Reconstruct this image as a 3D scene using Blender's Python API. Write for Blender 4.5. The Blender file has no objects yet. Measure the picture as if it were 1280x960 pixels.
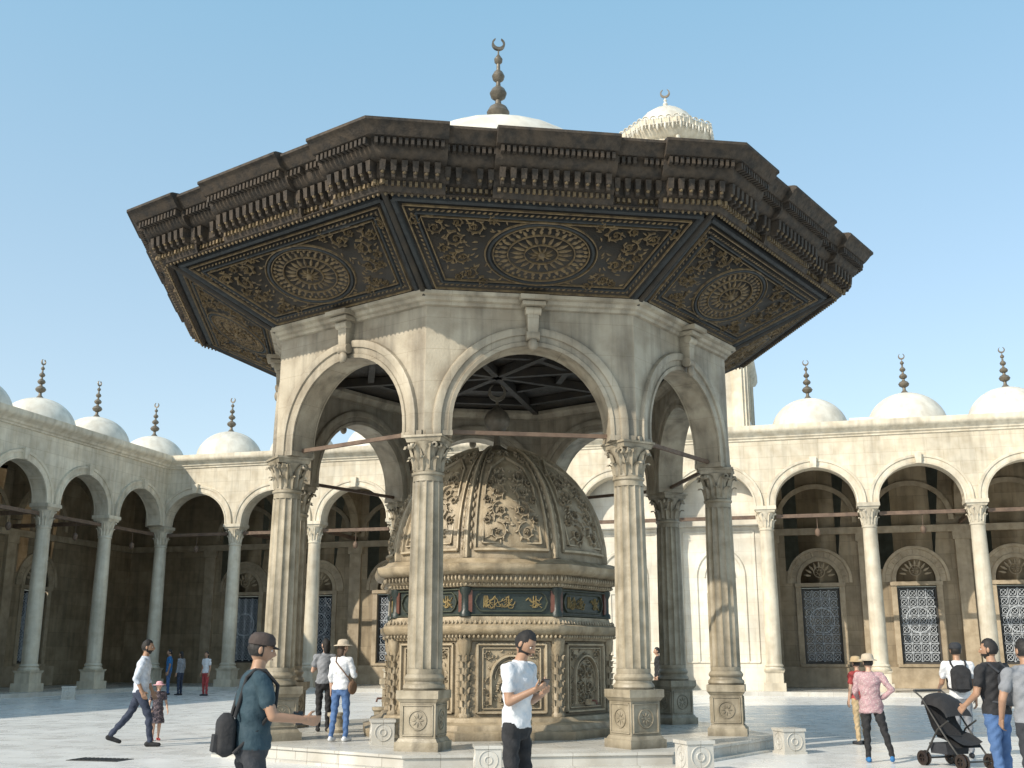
import bpy, math, random
import numpy as np
from mathutils import Vector, Matrix
random.seed(7)
S=bpy.context.scene
PI=math.pi
rad=math.radians
T22=math.tan(rad(22.5))
# ---------------------------------------------------------------- mesh helper
class MB:
    def __init__(s): s.v=[];s.f=[];s.m=[];s.M=None
    def add(s,vs,fs,mi=0):
        b=len(s.v)
        if s.M is not None: vs=[tuple(s.M@Vector(p)) for p in vs]
        s.v+=[tuple(p) for p in vs]; s.f+=[tuple(b+i for i in f) for f in fs]; s.m+=[mi]*len(fs)
    def box(s,c,d,mi=0,tp=(1,1),rz=0):
        x,y,z=d[0]/2,d[1]/2,d[2]/2; tx,ty=tp
        P=[(-x,-y,-z),(x,-y,-z),(x,y,-z),(-x,y,-z),(-x*tx,-y*ty,z),(x*tx,-y*ty,z),(x*tx,y*ty,z),(-x*tx,y*ty,z)]
        cr,sr=math.cos(rz),math.sin(rz)
        P=[(c[0]+p[0]*cr-p[1]*sr,c[1]+p[0]*sr+p[1]*cr,c[2]+p[2]) for p in P]
        s.add(P,[(3,2,1,0),(4,5,6,7),(0,1,5,4),(1,2,6,5),(2,3,7,6),(3,0,4,7)],mi)
    def bx(s,x0,x1,y0,y1,z0,z1,mi=0): s.box(((x0+x1)/2,(y0+y1)/2,(z0+z1)/2),(x1-x0,y1-y0,z1-z0),mi)
    def grid(s,rows,mi=0):
        n=len(rows[0]); v=[p for r in rows for p in r]; f=[]
        for i in range(len(rows)-1):
            for j in range(n-1): f.append((i*n+j,i*n+j+1,(i+1)*n+j+1,(i+1)*n+j))
        s.add(v,f,mi)
    def lathe(s,prof,c=(0,0,0),n=24,mi=0,rf=None,a0=0,axis='z'):
        rows=[]
        for r,z in prof:
            row=[]
            for k in range(n+1):
                a=a0+2*PI*(k%n)/n; q=r*(rf(a,z) if rf else 1)
                p=(q*math.cos(a),q*math.sin(a),z)
                if axis=='y': p=(p[0],p[2],p[1])
                if axis=='x': p=(p[2],p[0],p[1])
                row.append((c[0]+p[0],c[1]+p[1],c[2]+p[2]))
            rows.append(row)
        s.grid(rows,mi)
    def tube(s,pts,r,n=8,mi=0):
        pts=[Vector(p) for p in pts]; rows=[]
        for i,p in enumerate(pts):
            t=(pts[min(i+1,len(pts)-1)]-pts[max(i-1,0)]).normalized()
            u=t.orthogonal().normalized() if i==0 else (u-t*u.dot(t)).normalized()
            w=t.cross(u); rr=r[i] if isinstance(r,(list,tuple)) else r
            rows.append([tuple(p+rr*(math.cos(2*PI*k/n)*u+math.sin(2*PI*k/n)*w)) for k in range(n)]+[tuple(p+rr*u)])
        s.grid(rows,mi)
        for rw in (rows[0],rows[-1]): s.add(rw[:-1],[tuple(range(n))],mi)
    def ell(s,c,r,n=16,m=10,mi=0,rz=0):
        rows=[]
        for i in range(m+1):
            t=PI*i/m
            row=[]
            for k in range(n+1):
                a=2*PI*(k%n)/n; x=r[0]*math.sin(t)*math.cos(a); y=r[1]*math.sin(t)*math.sin(a)
                row.append((c[0]+x*math.cos(rz)-y*math.sin(rz),c[1]+x*math.sin(rz)+y*math.cos(rz),c[2]+r[2]*math.cos(t)))
            rows.append(row)
        s.grid(rows,mi)
    def mesh(s,name,mats,ang=38,merge=True):
        me=bpy.data.meshes.new(name); me.from_pydata(s.v,[],s.f); me.update()
        me.polygons.foreach_set('material_index',s.m)
        import bmesh
        b=bmesh.new(); b.from_mesh(me)
        if merge: bmesh.ops.remove_doubles(b,verts=b.verts,dist=2e-4)
        bmesh.ops.recalc_face_normals(b,faces=b.faces); b.to_mesh(me); b.free()
        for m in mats: me.materials.append(m)
        me.shade_smooth(); me.set_sharp_from_angle(angle=rad(ang)); me.update()
        return me
    def obj(s,name,mats,parent=None,loc=(0,0,0),rz=0,ang=38):
        return inst(name,s.mesh(name,mats,ang),parent,loc,rz)
def inst(name,me,parent=None,loc=(0,0,0),rz=0,sc=None):
    o=bpy.data.objects.new(name,me); S.collection.objects.link(o); o.location=loc; o.rotation_euler=(0,0,rz)
    if sc: o.scale=(sc,sc,sc)
    if parent: o.parent=parent
    return o
def empty(name,loc=(0,0,0),rz=0,parent=None):
    return inst(name,None,parent,loc,rz)
# ---------------------------------------------------------------- materials
def nd(nt,t,**k):
    n=nt.nodes.new(t)
    for a,b in k.items(): setattr(n,a,b)
    return n
def mix(nt,A,B,fac,blend='MIX'):
    m=nd(nt,'ShaderNodeMix',data_type='RGBA',blend_type=blend)
    for i,x in ((0,fac),(6,A),(7,B)):
        if isinstance(x,(int,float)): m.inputs[i].default_value=x
        elif isinstance(x,(tuple,list)): m.inputs[i].default_value=(*x[:3],1)
        else: nt.links.new(x,m.inputs[i])
    return m.outputs[2]
def mat(name,col,col2=None,rough=.7,ns=3,bump=.3,brick=None,streak=0,metal=0,spots=None,large=.25,fine=30,dist=.02,rnd=True,axis='xz',ao=0,mort=.55):
    m=bpy.data.materials.new(name); m.use_nodes=True; nt=m.node_tree; L=nt.links.new
    P=nt.nodes['Principled BSDF']; P.inputs['Roughness'].default_value=rough; P.inputs['Metallic'].default_value=metal
    tc=nd(nt,'ShaderNodeTexCoord'); co=tc.outputs['Object']
    if rnd:
        oi=nd(nt,'ShaderNodeObjectInfo'); mu=nd(nt,'ShaderNodeMath',operation='MULTIPLY'); mu.inputs[1].default_value=53
        L(oi.outputs['Random'],mu.inputs[0]); va=nd(nt,'ShaderNodeVectorMath',operation='ADD'); L(co,va.inputs[0]); L(mu.outputs[0],va.inputs[1]); cr=va.outputs[0]
    else: cr=co
    def noise(sc,det=6,vec=cr,rg=.55):
        n=nd(nt,'ShaderNodeTexNoise'); n.inputs['Scale'].default_value=sc; n.inputs['Detail'].default_value=det; n.inputs['Roughness'].default_value=rg; L(vec,n.inputs['Vector']); return n.outputs['Fac']
    def remap(s,a,b,c,d):
        r=nd(nt,'ShaderNodeMapRange'); 
        for i,v in zip((1,2,3,4),(a,b,c,d)): r.inputs[i].default_value=v
        L(s,r.inputs[0]); return r.outputs[0]
    col2=col2 or tuple(c*.75 for c in col)
    c=mix(nt,col,col2,remap(noise(ns,8),.38,.66,0,1))
    if large: 
        g=remap(noise(.45,4),.35,.65,1-large,1.05); c=mix(nt,c,g,1,'MULTIPLY')
    if streak:
        mp=nd(nt,'ShaderNodeMapping'); mp.inputs['Scale'].default_value=(2.6,2.6,.22); L(cr,mp.inputs[0])
        g=remap(noise(1.6,5,mp.outputs[0]),.45,.7,1,1-streak); c=mix(nt,c,g,1,'MULTIPLY')
    h=noise(fine,5)
    if spots:
        v=nd(nt,'ShaderNodeTexVoronoi'); v.inputs['Scale'].default_value=spots[0]; L(cr,v.inputs['Vector'])
        c=mix(nt,c,spots[1],remap(v.outputs['Distance'],.2,.4,1,0))
    if brick:
        sp=nd(nt,'ShaderNodeSeparateXYZ'); L(co,sp.inputs[0]); cb=nd(nt,'ShaderNodeCombineXYZ')
        L(sp.outputs[0],cb.inputs[0]); L(sp.outputs[2 if axis=='xz' else 1],cb.inputs[1])
        bt=nd(nt,'ShaderNodeTexBrick'); bt.inputs['Scale'].default_value=1
        bt.inputs['Brick Width'].default_value=brick[0]; bt.inputs['Row Height'].default_value=brick[1]; bt.inputs['Mortar Size'].default_value=brick[2]
        bt.inputs['Mortar Smooth'].default_value=.3
        v=brick[3] if len(brick)>3 else .2
        bt.inputs['Color1'].default_value=(1,1,1,1); bt.inputs['Color2'].default_value=(1-v,1-v*1.05,1-v*1.15,1); bt.inputs['Mortar'].default_value=(mort,mort*.95,mort*.88,1)
        L(cb.outputs[0],bt.inputs['Vector']); c=mix(nt,c,bt.outputs['Color'],1,'MULTIPLY')
        sb=nd(nt,'ShaderNodeMath',operation='MULTIPLY_ADD'); L(bt.outputs['Fac'],sb.inputs[0]); sb.inputs[1].default_value=-.7; L(h,sb.inputs[2]); h=sb.outputs[0]
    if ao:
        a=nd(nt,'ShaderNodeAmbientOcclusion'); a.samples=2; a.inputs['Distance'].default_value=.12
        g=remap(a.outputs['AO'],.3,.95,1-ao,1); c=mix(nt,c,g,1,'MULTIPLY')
    L(c,P.inputs['Base Color'])
    L(remap(noise(ns*2,4),.3,.7,max(rough-.1,0),min(rough+.1,1)),P.inputs['Roughness'])
    if bump:
        b=nd(nt,'ShaderNodeBump'); b.inputs['Strength'].default_value=bump; b.inputs['Distance'].default_value=dist; L(h,b.inputs['Height']); L(b.outputs[0],P.inputs['Normal'])
    return m
M_wall=mat('limestone_blocks',(.70,.63,.50),(.60,.52,.39),.8,2.2,.35,(1.15,.48,.006,.08),.25,rnd=False,mort=.7)
M_trim=mat('limestone_trim',(.71,.64,.51),(.60,.52,.39),.75,3,.3,None,.25)
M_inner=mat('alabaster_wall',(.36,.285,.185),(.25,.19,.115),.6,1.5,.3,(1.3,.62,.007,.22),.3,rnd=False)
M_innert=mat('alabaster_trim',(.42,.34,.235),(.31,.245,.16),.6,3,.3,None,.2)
M_col=mat('marble_column',(.64,.58,.46),(.54,.47,.355),.45,3,.2,None,.25)
M_bay=mat('white_marble_wall',(.76,.72,.62),(.66,.60,.49),.5,2,.2,(1.0,.5,.005,.08),.12,rnd=False,mort=.75)
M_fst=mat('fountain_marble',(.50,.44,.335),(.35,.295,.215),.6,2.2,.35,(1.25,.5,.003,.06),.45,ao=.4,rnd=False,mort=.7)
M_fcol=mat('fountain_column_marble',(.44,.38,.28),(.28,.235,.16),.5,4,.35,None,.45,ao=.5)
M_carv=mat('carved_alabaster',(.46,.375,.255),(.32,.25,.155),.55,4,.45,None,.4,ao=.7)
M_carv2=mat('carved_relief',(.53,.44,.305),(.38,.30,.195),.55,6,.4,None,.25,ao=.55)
M_green=mat('green_inscription_ground',(.016,.026,.022),(.028,.038,.032),.45,8,.2)
M_red=mat('red_marble',(.16,.065,.045),(.11,.045,.03),.4,8,.2)
M_gold=mat('gilded_relief',(.34,.25,.10),(.22,.16,.07),.5,9,.3,metal=.1)
M_gframe=mat('green_bronze_frame',(.06,.07,.045),(.04,.045,.03),.5,9,.3)
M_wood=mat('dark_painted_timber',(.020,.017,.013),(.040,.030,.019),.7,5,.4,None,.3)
M_blue=mat('blue_painted_border',(.022,.027,.029),(.014,.016,.017),.65,6,.3)
M_wrel=mat('timber_relief',(.20,.14,.068),(.085,.06,.034),.65,11,.5)
M_dent=mat('weathered_timber_dentils',(.058,.041,.026),(.022,.018,.014),.8,7,.5)
M_lead=mat('lead_roof_sheet',(.03,.028,.026),(.05,.046,.04),.6,3,.3)
M_dome=mat('lead_dome',(.68,.65,.57),(.56,.52,.44),.6,2,.2,None,.15,large=.15)
M_fin=mat('bronze_finial',(.20,.17,.13),(.12,.105,.08),.5,8,.3,metal=.3)
M_beam=mat('tie_beam_timber',(.16,.105,.07),(.10,.065,.045),.7,5,.3)
M_iron=mat('iron_grille',(.50,.53,.56),(.38,.41,.44),.5,8,.1)
M_glass=mat('dark_window_glass',(.02,.028,.04),(.03,.04,.055),.12,2,0,large=0)
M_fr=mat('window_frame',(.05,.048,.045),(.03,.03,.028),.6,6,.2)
M_floor=mat('courtyard_marble_floor',(.76,.755,.735),(.66,.655,.63),.3,.9,.1,(1.5,.75,.004,.05),0,axis='xy',large=.10,rnd=False,mort=.75)
M_plat=mat('platform_marble',(.60,.585,.54),(.48,.455,.40),.3,2,.15,(.9,.6,.005,.1),0,axis='xy',rnd=False)
# ---------------------------------------------------------------- relief engine
def plane_map(o,u,v,n):
    o,u,v,n=map(Vector,(o,u,v,n))
    return lambda x,y,h:tuple(o+u*x+v*y+n*h)
def ribbon(mb,pts,w,h,mp,mi=0,base=-.006):
    n=len(pts); rows=[]
    for i,(x,y) in enumerate(pts):
        a=pts[max(i-1,0)]; b=pts[min(i+1,n-1)]; dx,dy=b[0]-a[0],b[1]-a[1]; l=math.hypot(dx,dy) or 1
        ww=(w[i] if isinstance(w,list) else w)/2; hh=h*(min(1,2.2*ww/max(w)) if isinstance(w,list) else 1)
        nx,ny=-dy/l*ww,dx/l*ww
        rows.append([mp(x+nx,y+ny,base),mp(x+nx*.45,y+ny*.45,hh),mp(x-nx*.45,y-ny*.45,hh),mp(x-nx,y-ny,base)])
    mb.grid(rows,mi)
def leaf(mb,x,y,a,l,w,mp,h=.02,mi=0,bend=.6):
    pts=[];k=5
    px,py=x,y
    for i in range(k+1):
        pts.append((px,py)); a2=a+bend*(i/k-.3); px+=math.cos(a2)*l/k; py+=math.sin(a2)*l/k
    ribbon(mb,pts,[w*q for q in (.35,.8,1,.85,.5,.08)],h,mp,mi)
def ringr(mb,cx,cy,rx,ry,w,h,mp,mi=0,n=40,a0=0,a1=2*PI):
    pts=[(cx+rx*math.cos(a0+(a1-a0)*k/n),cy+ry*math.sin(a0+(a1-a0)*k/n)) for k in range(n+1)]
    ribbon(mb,pts,w,h,mp,mi)
def rosette(mb,cx,cy,r,n,mp,h=.02,mi=0,ry=None,r0=.25):
    ry=ry or r
    for k in range(n):
        a=2*PI*k/n; c,s_=math.cos(a),math.sin(a)
        p0=(cx+r*r0*c,cy+ry*r0*s_); p1=(cx+r*c,cy+ry*s_)
        l=math.hypot(p1[0]-p0[0],p1[1]-p0[1])
        leaf(mb,p0[0],p0[1],math.atan2(p1[1]-p0[1],p1[0]-p0[0]),l,2.6*r*(.5+r0/2)/n*1.3,mp,h,mi,.0)
def foliage(mb,cx,cy,r,d,a0,mp,h=.02,mi=0,turns=1.25):
    pts=[];n=18
    for i in range(n+1):
        t=i/n; a=a0+d*2*PI*turns*t; q=r*(1-.78*t); pts.append((cx+q*math.cos(a),cy+q*math.sin(a)))
    ribbon(mb,pts,[r*.16*(1-.5*i/n) for i in range(n+1)],h,mp,mi)
    for i in (1,3,5,7,9,11):
        t=i/n; a=a0+d*2*PI*turns*t; x,y=pts[i]
        leaf(mb,x,y,a+d*1.0,r*(.6-.3*t),r*.26,mp,h*1.2,mi,-d*1.2)
    rosette(mb,cx,cy,r*.3,5,mp,h*1.5,mi,r0=.1)
def frame(mb,P,w,h,mp,mi=0):
    P=list(P)+[P[0]]
    for a,b in zip(P[:-1],P[1:]): ribbon(mb,[a,b],w,h,mp,mi)
def inset(P,d):
    n=len(P);out=[]
    for i in range(n):
        a,b,c=Vector(P[i-1]),Vector(P[i]),Vector(P[(i+1)%n])
        e1=(b-a).normalized();e2=(c-b).normalized();n1=Vector((-e1.y,e1.x));n2=Vector((-e2.y,e2.x))
        m=(n1+n2); m=m/ (m.length_squared/2) if m.length_squared>1e-6 else n1
        out.append(tuple(b+m*d))
    return out
def leafring(mb,c,z0,z1,r0,r1,n,w,mi=0,off=0,curl=.06):
    for k in range(n):
        a=2*PI*(k+off)/n; ca,sa=math.cos(a),math.sin(a); rows=[]
        for i,t in enumerate((0,.3,.6,.85,1,.96)):
            rr=r0+(r1-r0)*t**1.7+(curl if i>=4 else 0)+(curl*.5 if i==5 else 0); z=z0+(z1-z0)*(t if i<5 else .86); ww=w*(.75,1,.95,.7,.45,.2)[i]/2
            rows.append([(c[0]+ca*(rr-.015)-sa*q*ww,c[1]+sa*(rr-.015)+ca*q*ww,c[2]+z) if q else (c[0]+ca*(rr+.022),c[1]+sa*(rr+.022),c[2]+z) for q in (-1,-.45,0,.45,1)])
        mb.grid(rows,mi)
def crescent(mb,c,r,th=.03,mi=0):
    n=20;o=[];i_=[]
    for k in range(n+1):
        a=PI/2+.42+(2*PI-.84)*k/n
        o.append((r*math.cos(a),r*math.sin(a)))
        b=a; q=.74*r; i_.append((q*math.cos(b)*.98,q*math.sin(b)+.2*r*1.0))
    i_[0]=o[0]; i_[-1]=o[-1]
    for s_ in (-1,1): mb.grid([[(c[0]+p[0],c[1]+s_*th/2,c[2]+p[1]) for p in o],[(c[0]+p[0],c[1]+s_*th/2,c[2]+p[1]) for p in i_]],mi)
    for q in (o,i_): mb.grid([[(c[0]+p[0],c[1]-th/2,c[2]+p[1]) for p in q],[(c[0]+p[0],c[1]+th/2,c[2]+p[1]) for p in q]],mi)
def finial(mb,c,H,mi=0,ws=1):
    P=[(.17,0),(.10,.05),(.05,.10),(.045,.16),(.13,.20),(.16,.25),(.12,.30),(.045,.335),(.04,.37),(.10,.40),(.12,.44),(.09,.48),(.035,.51),(.03,.55),(.075,.575),(.09,.61),(.06,.65),(.028,.67),(.025,.73),(.055,.75),(.06,.78),(.03,.81),(.012,.83),(.012,.88)]
    mb.lathe([(r*H*.8*ws,z*H) for r,z in P],c,16,mi)
    crescent(mb,(c[0],c[1],c[2]+H*.93),H*.075*ws,.03*H,mi)
def arcpts(r,rise,z0,st,n=26):
    P=[(-r,z0)] if st>0 else []
    P+=[(-r*math.cos(PI*k/n),z0+st+rise*math.sin(PI*k/n)) for k in range(n+1)]
    if st>0: P.append((r,z0))
    return P
def arch_panel(mb,cx,hwf,hwb,yf,yb,r,rise,z0,st,zt,mi=0,mi2=None):
    A=arcpts(r,rise,z0,st)
    for hw,y in ((hwf,yf),(hwb,yb)):
        for a,b in zip(A[:-1],A[1:]):
            if abs(a[0]-b[0])>1e-6: mb.add([(cx+a[0],y,a[1]),(cx+b[0],y,b[1]),(cx+b[0],y,zt),(cx+a[0],y,zt)],[(0,1,2,3)],mi)
        for s_ in (-1,1): mb.add([(cx+s_*hw,y,z0),(cx+s_*r,y,z0),(cx+s_*r,y,z0+st),(cx+s_*r,y,zt),(cx+s_*hw,y,zt)],[(0,1,2,3,4)],mi)
    mb.grid([[(cx+p[0],yf,p[1]) for p in A],[(cx+p[0],yb,p[1]) for p in A]],mi if mi2 is None else mi2)
    for s_ in (-1,1): mb.add([(cx+s_*hwf,yf,z0),(cx+s_*r,yf,z0),(cx+s_*r,yb,z0),(cx+s_*hwb,yb,z0)],[(0,1,2,3)],mi)
def arch_mould(mb,cx,r,rise,z0,st,prof,y0,s_=-1,mi=0,n=26):
    rows=[]
    for dr,out in prof: rows.append([(cx+p[0],y0+s_*out,p[1]) for p in [(q[0]*(r+dr)/r, (z0+st+(q[1]-z0-st)*(rise+dr)/rise) if q[1]>=z0+st else q[1]) for q in arcpts(r,rise,z0,st,n)]])
    mb.grid(rows,mi)
# ================================================================ FOUNTAIN
FO=empty('ablution_fountain_pavilion',(-.28,19.85,0),rad(8.5))
def sides(name,me,n=8):
    for i in range(n): inst(name+'_%d'%(i+1),me,FO,(0,0,0),rad(45*i))
def octsweep(mb,prof,mi=0,jog=None,thr=0):
    for i in range(8):
        mb.M=Matrix.Rotation(rad(45*i),4,'Z')
        rows=[]
        for a,z in prof:
            r=[(-a*T22,-a,z)]
            if jog:
                for s_,o in jog: r.append((s_,-(a+(o if a>=thr else 0)),z))
            r.append((a*T22,-a,z)); rows.append(r)
        mb.grid(rows,mi)
    mb.M=None
def octcap(mb,a,z,mi=0):
    mb.add([(a/math.cos(rad(22.5))*math.cos(rad(22.5+45*i)),a/math.cos(rad(22.5))*math.sin(rad(22.5+45*i)),z) for i in range(8)],[tuple(range(8))],mi)
mb=MB(); octsweep(mb,[(4.62,0.0),(4.62,.03),(4.47,.034),(4.47,.15),(4.5,.16),(4.5,.195),(4.48,.2)],0); octcap(mb,4.48,.2)
mb.obj('platform',[M_plat],FO)
# columns
mb=MB(); 
mb.box((0,0,.26),(.64,.64,.12)); mb.box((0,0,.345),(.6,.6,.05),tp=(.9,.9)); mb.box((0,0,.61),(.52,.52,.48)); mb.box((0,0,.875),(.54,.54,.05),tp=(1.12,1.12)); mb.box((0,0,.955),(.62,.62,.11))
for i in range(4):
    mb.M=Matrix.Rotation(PI/2*i,4,'Z'); mp=plane_map((0,-.26,.61),(1,0,0),(0,0,1),(0,-1,0))
    frame(mb,[(-.22,-.2),(.22,-.2),(.22,.2),(-.22,.2)],.03,.015,mp); ringr(mb,0,0,.13,.13,.02,.014,mp,n=24); rosette(mb,0,0,.10,8,mp,.014)
mb.M=None
mb.lathe([(.29,1.01),(.305,1.04),(.295,1.08),(.27,1.10),(.265,1.13),(.285,1.15),(.29,1.18),(.27,1.21),(.255,1.23)],n=32)
fl=lambda a,z:1-.10*abs(math.sin(7*a))**.7
mb.lathe([(.25,1.23),(.255,1.30)],n=32)
mb.lathe([(.255,1.30),(.252,2.2),(.24,3.3),(.228,3.98)],n=112,rf=fl)
mb.lathe([(.225,3.98),(.222,4.06),(.245,4.08),(.245,4.11),(.215,4.13),(.21,4.2),(.225,4.4),(.29,4.56)],n=32)
leafring(mb,(0,0,0),4.13,4.34,.215,.26,8,.16,curl=.045); leafring(mb,(0,0,0),4.16,4.52,.215,.29,8,.17,off=.5,curl=.05)
for i in range(4):
    a=PI/4+PI/2*i
    for s_ in (-1,1):
        mb.lathe([(.02,-.035),(.048,-.03),(.048,.03),(.02,.035)],(.285*math.cos(a+s_*.14),.285*math.sin(a+s_*.14),4.51),10,axis='y' if i%2 else 'x')
mb.box((0,0,4.59),(.52,.52,.07),tp=(1.08,1.08)); mb.box((0,0,4.642),(.60,.60,.032))
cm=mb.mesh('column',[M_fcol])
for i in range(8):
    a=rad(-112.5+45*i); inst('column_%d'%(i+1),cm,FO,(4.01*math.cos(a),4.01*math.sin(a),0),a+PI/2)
# arches
ZT=6.74
mb=MB(); ao,ai=3.92,3.48
arch_panel(mb,0,ao*T22,ai*T22,-ao,-ai,1.21,1.24,4.66,.2,ZT,0)
pf=[(-.0,-.01),(.0,.03),(.06,.04),(.07,.02),(.16,.025),(.17,.055),(.25,.07),(.28,.06),(.3,-.01)]
arch_mould(mb,0,1.21,1.24,4.66,.2,pf,-ao,-1,0); arch_mould(mb,0,1.21,1.24,4.66,.2,pf,-ai,1,0)
for s_ in (-1,1): mb.bx(min(s_*1.2,s_*1.6),max(s_*1.2,s_*1.6),-3.955,-3.45,4.663,4.74)
mb.box((0,-4.0,6.44),(.15,.17,.50),tp=(1.25,1.3)); mb.lathe([(0,-.10),(.08,-.10),(.08,.10),(0,.10)],(0,-4.03,6.23),14,axis='x'); mb.lathe([(0,-.12),(.07,-.12),(.07,.12),(0,.12)],(0,-4.08,6.62),14,axis='x')
mb.ell((0,-4.06,6.09),(.08,.06,.1),10,8); mb.box((0,-4.06,6.71),(.36,.30,.06)); mb.box((0,-4.1,6.79),(.44,.36,.07))
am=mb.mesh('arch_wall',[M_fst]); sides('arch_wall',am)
mb=MB(); octsweep(mb,[(3.92,6.67),(3.97,6.685),(3.98,6.73),(4.03,6.75),(4.05,6.80),(4.12,6.82),(4.13,6.87),(3.9,6.89)],0); octsweep(mb,[(3.48,6.54),(3.42,6.56),(3.40,6.62),(3.34,6.66),(3.34,6.73)],0)
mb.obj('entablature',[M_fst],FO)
mb=MB(); octcap(mb,3.9,6.76,0)
for i in range(4): mb.box((0,0,6.66),(6.6,.12,.16),0,rz=rad(45*i+22.5))
for q in (1.2,2.3): octsweep(mb,[(q,6.75),(q,6.62),(q+.12,6.62),(q+.12,6.75)],0)
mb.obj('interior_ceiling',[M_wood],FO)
mb=MB()
for i in range(8):
    mb.M=Matrix.Rotation(rad(45*i),4,'Z'); mb.box((0,-3.705,4.76),(2.5,.05,.06))
mb.M=None; mb.obj('tie_beams',[M_beam],FO)
# canopy
mb=MB(); J=-.11; jog=[(-1.52,0),(-1.52,J),(-.86,J),(-.86,0),(.86,0),(.86,J),(1.52,J),(1.52,0)]
octsweep(mb,[(3.95,6.81),(5.72,7.72)],0)
octsweep(mb,[(5.72,7.72),(5.76,7.66),(5.83,7.67),(5.86,7.73),(5.87,7.80),(5.93,7.85),(5.94,8.03),(6.06,8.05),(6.12,8.10),(6.15,8.15),(6.17,8.27),(6.28,8.29),(6.34,8.36),(6.38,8.42),(6.42,8.44),(6.42,8.48),(6.38,8.50)],1,jog,5.86)
octsweep(mb,[(6.38,8.50),(5.8,8.6),(2.62,9.3),(2.6,9.85),(2.3,9.9),(2.2,10.36)],2,jog,5.86)
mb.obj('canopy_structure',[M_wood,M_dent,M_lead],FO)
def off(s_):
    s_=abs(s_); return J if .86<s_<1.52 else 0
mb=MB(); 
k=-2.4
while k<2.41:
    o=off(k); 
    if random.random()>.04:
        mb.box((k,-(6.0+o),7.955),(.07,.13,.15),0,tp=(1.2,1.25)); mb.box((k,-(5.97+o),7.85),(.045,.09,.09),0,tp=(1.5,1.3))
        mb.ell((k,-(6.03+o),7.875),(.028,.033,.03),8,6,mi=1)
    k+=.15
k=-2.50
while k<2.51:
    o=off(k)
    if random.random()>.03: mb.box((k,-(6.215+o),8.225),(.045,.10,.09),0); mb.box((k,-(5.885+o),7.77),(.04,.05,.06),1)
    k+=.082
k=-2.34
while k<2.35:
    mb.ell((k,-5.79,7.65),(.022,.022,.03),6,5,mi=1); k+=.09
dm=mb.mesh('fascia_brackets',[M_dent,M_wrel]); sides('fascia_brackets',dm)
# soffit panel relief
SL=math.hypot(1.77,.91); vv=Vector((0,-1.77/SL,.91/SL)); nn=Vector((0,-.91/SL,-1.77/SL))
mp=plane_map((0,-3.95,6.81),(1,0,0),vv,nn)
mb=MB(); TR=[(-1.62,0.04),(1.62,0.04),(2.35,1.95),(-2.35,1.95)]
frame(mb,inset(TR,.07),.11,.035,mp,1); frame(mb,inset(TR,.17),.03,.03,mp,0); frame(mb,inset(TR,.30),.05,.03,mp,1); frame(mb,inset(TR,.355),.022,.03,mp,0)
I=inset(TR,.235)
for a,b in zip(I,I[1:]+I[:1]):
    l=math.hypot(b[0]-a[0],b[1]-a[1]); n=int(l/.085); an=math.atan2(b[1]-a[1],b[0]-a[0])
    for q in range(n): leaf(mb,a[0]+(b[0]-a[0])*q/n,a[1]+(b[1]-a[1])*q/n,an+.5,.07,.04,mp,.015,0,0)
cy=.99
for (q,w,mi) in ((1,.025,0),(.93,.07,1),(.86,.02,0),(.60,.022,0),(.30,.022,0)): ringr(mb,0,cy,.84*q,.62*q,w,.03,mp,mi,48)
rosette(mb,0,cy,.715,38,mp,.022,0,.52,r0=.89); rosette(mb,0,cy,.66,30,mp,.018,0,.48,r0=.78)
rosette(mb,0,cy,.47,20,mp,.025,0,.34,r0=.55); rosette(mb,0,cy,.2,10,mp,.04,0,.15,r0=.2); mb.ell(mp(0,cy,.03),(.06,.06,.06),12,8)
for s_ in (-1,1):
    for (x,y,r,d) in ((1.04,1.44,.14,1),(1.30,1.21,.15,-1),(1.62,1.40,.13,1),(1.16,.86,.14,-1),(1.02,.55,.11,1),(1.37,.84,.1,1),(.78,1.59,.08,-1),(1.9,1.52,.09,-1),(.8,.41,.09,-1),(1.18,.48,.07,1),(1.45,1.02,.08,-1),(1.3,1.52,.08,1)):
        foliage(mb,s_*x,y,r,d*s_,PI/2,mp,.035,0)
    for _ in range(90):
        x=random.uniform(.5,1.9);y=random.uniform(.42,1.6)
        if (x/.88)**2+((y-cy)/.66)**2>1 and x<1.2+.33*y: leaf(mb,s_*x,y,random.uniform(0,6.3),.09,.035,mp,.015,0)
sm=mb.mesh('soffit_relief',[M_wrel,M_blue]); sides('soffit_relief',sm)
mb=MB()
for i in range(8):
    a=rad(-112.5+45*i); c,s_=math.cos(a),math.sin(a); k=1/math.cos(rad(22.5))
    p0=Vector((3.97*k*c,3.97*k*s_,6.80)); p1=Vector((5.74*k*c,5.74*k*s_,7.71)); mb.tube([p0,p1],.045,8)
mb.obj('soffit_ribs',[M_wood],FO)
mb=MB(); mb.lathe([(2.2*math.cos(PI/2*t/14),10.35+1.3*math.sin(PI/2*t/14)) for t in range(14)]+[(.25,11.64),(.0,11.65)],n=64,rf=lambda a,z:1-.012*abs(math.cos(12*a)))
mb.obj('canopy_dome',[M_dome],FO)
mb=MB(); finial(mb,(0,0,11.55),2.28,ws=.8); mb.obj('dome_finial',[M_fin],FO)
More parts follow.
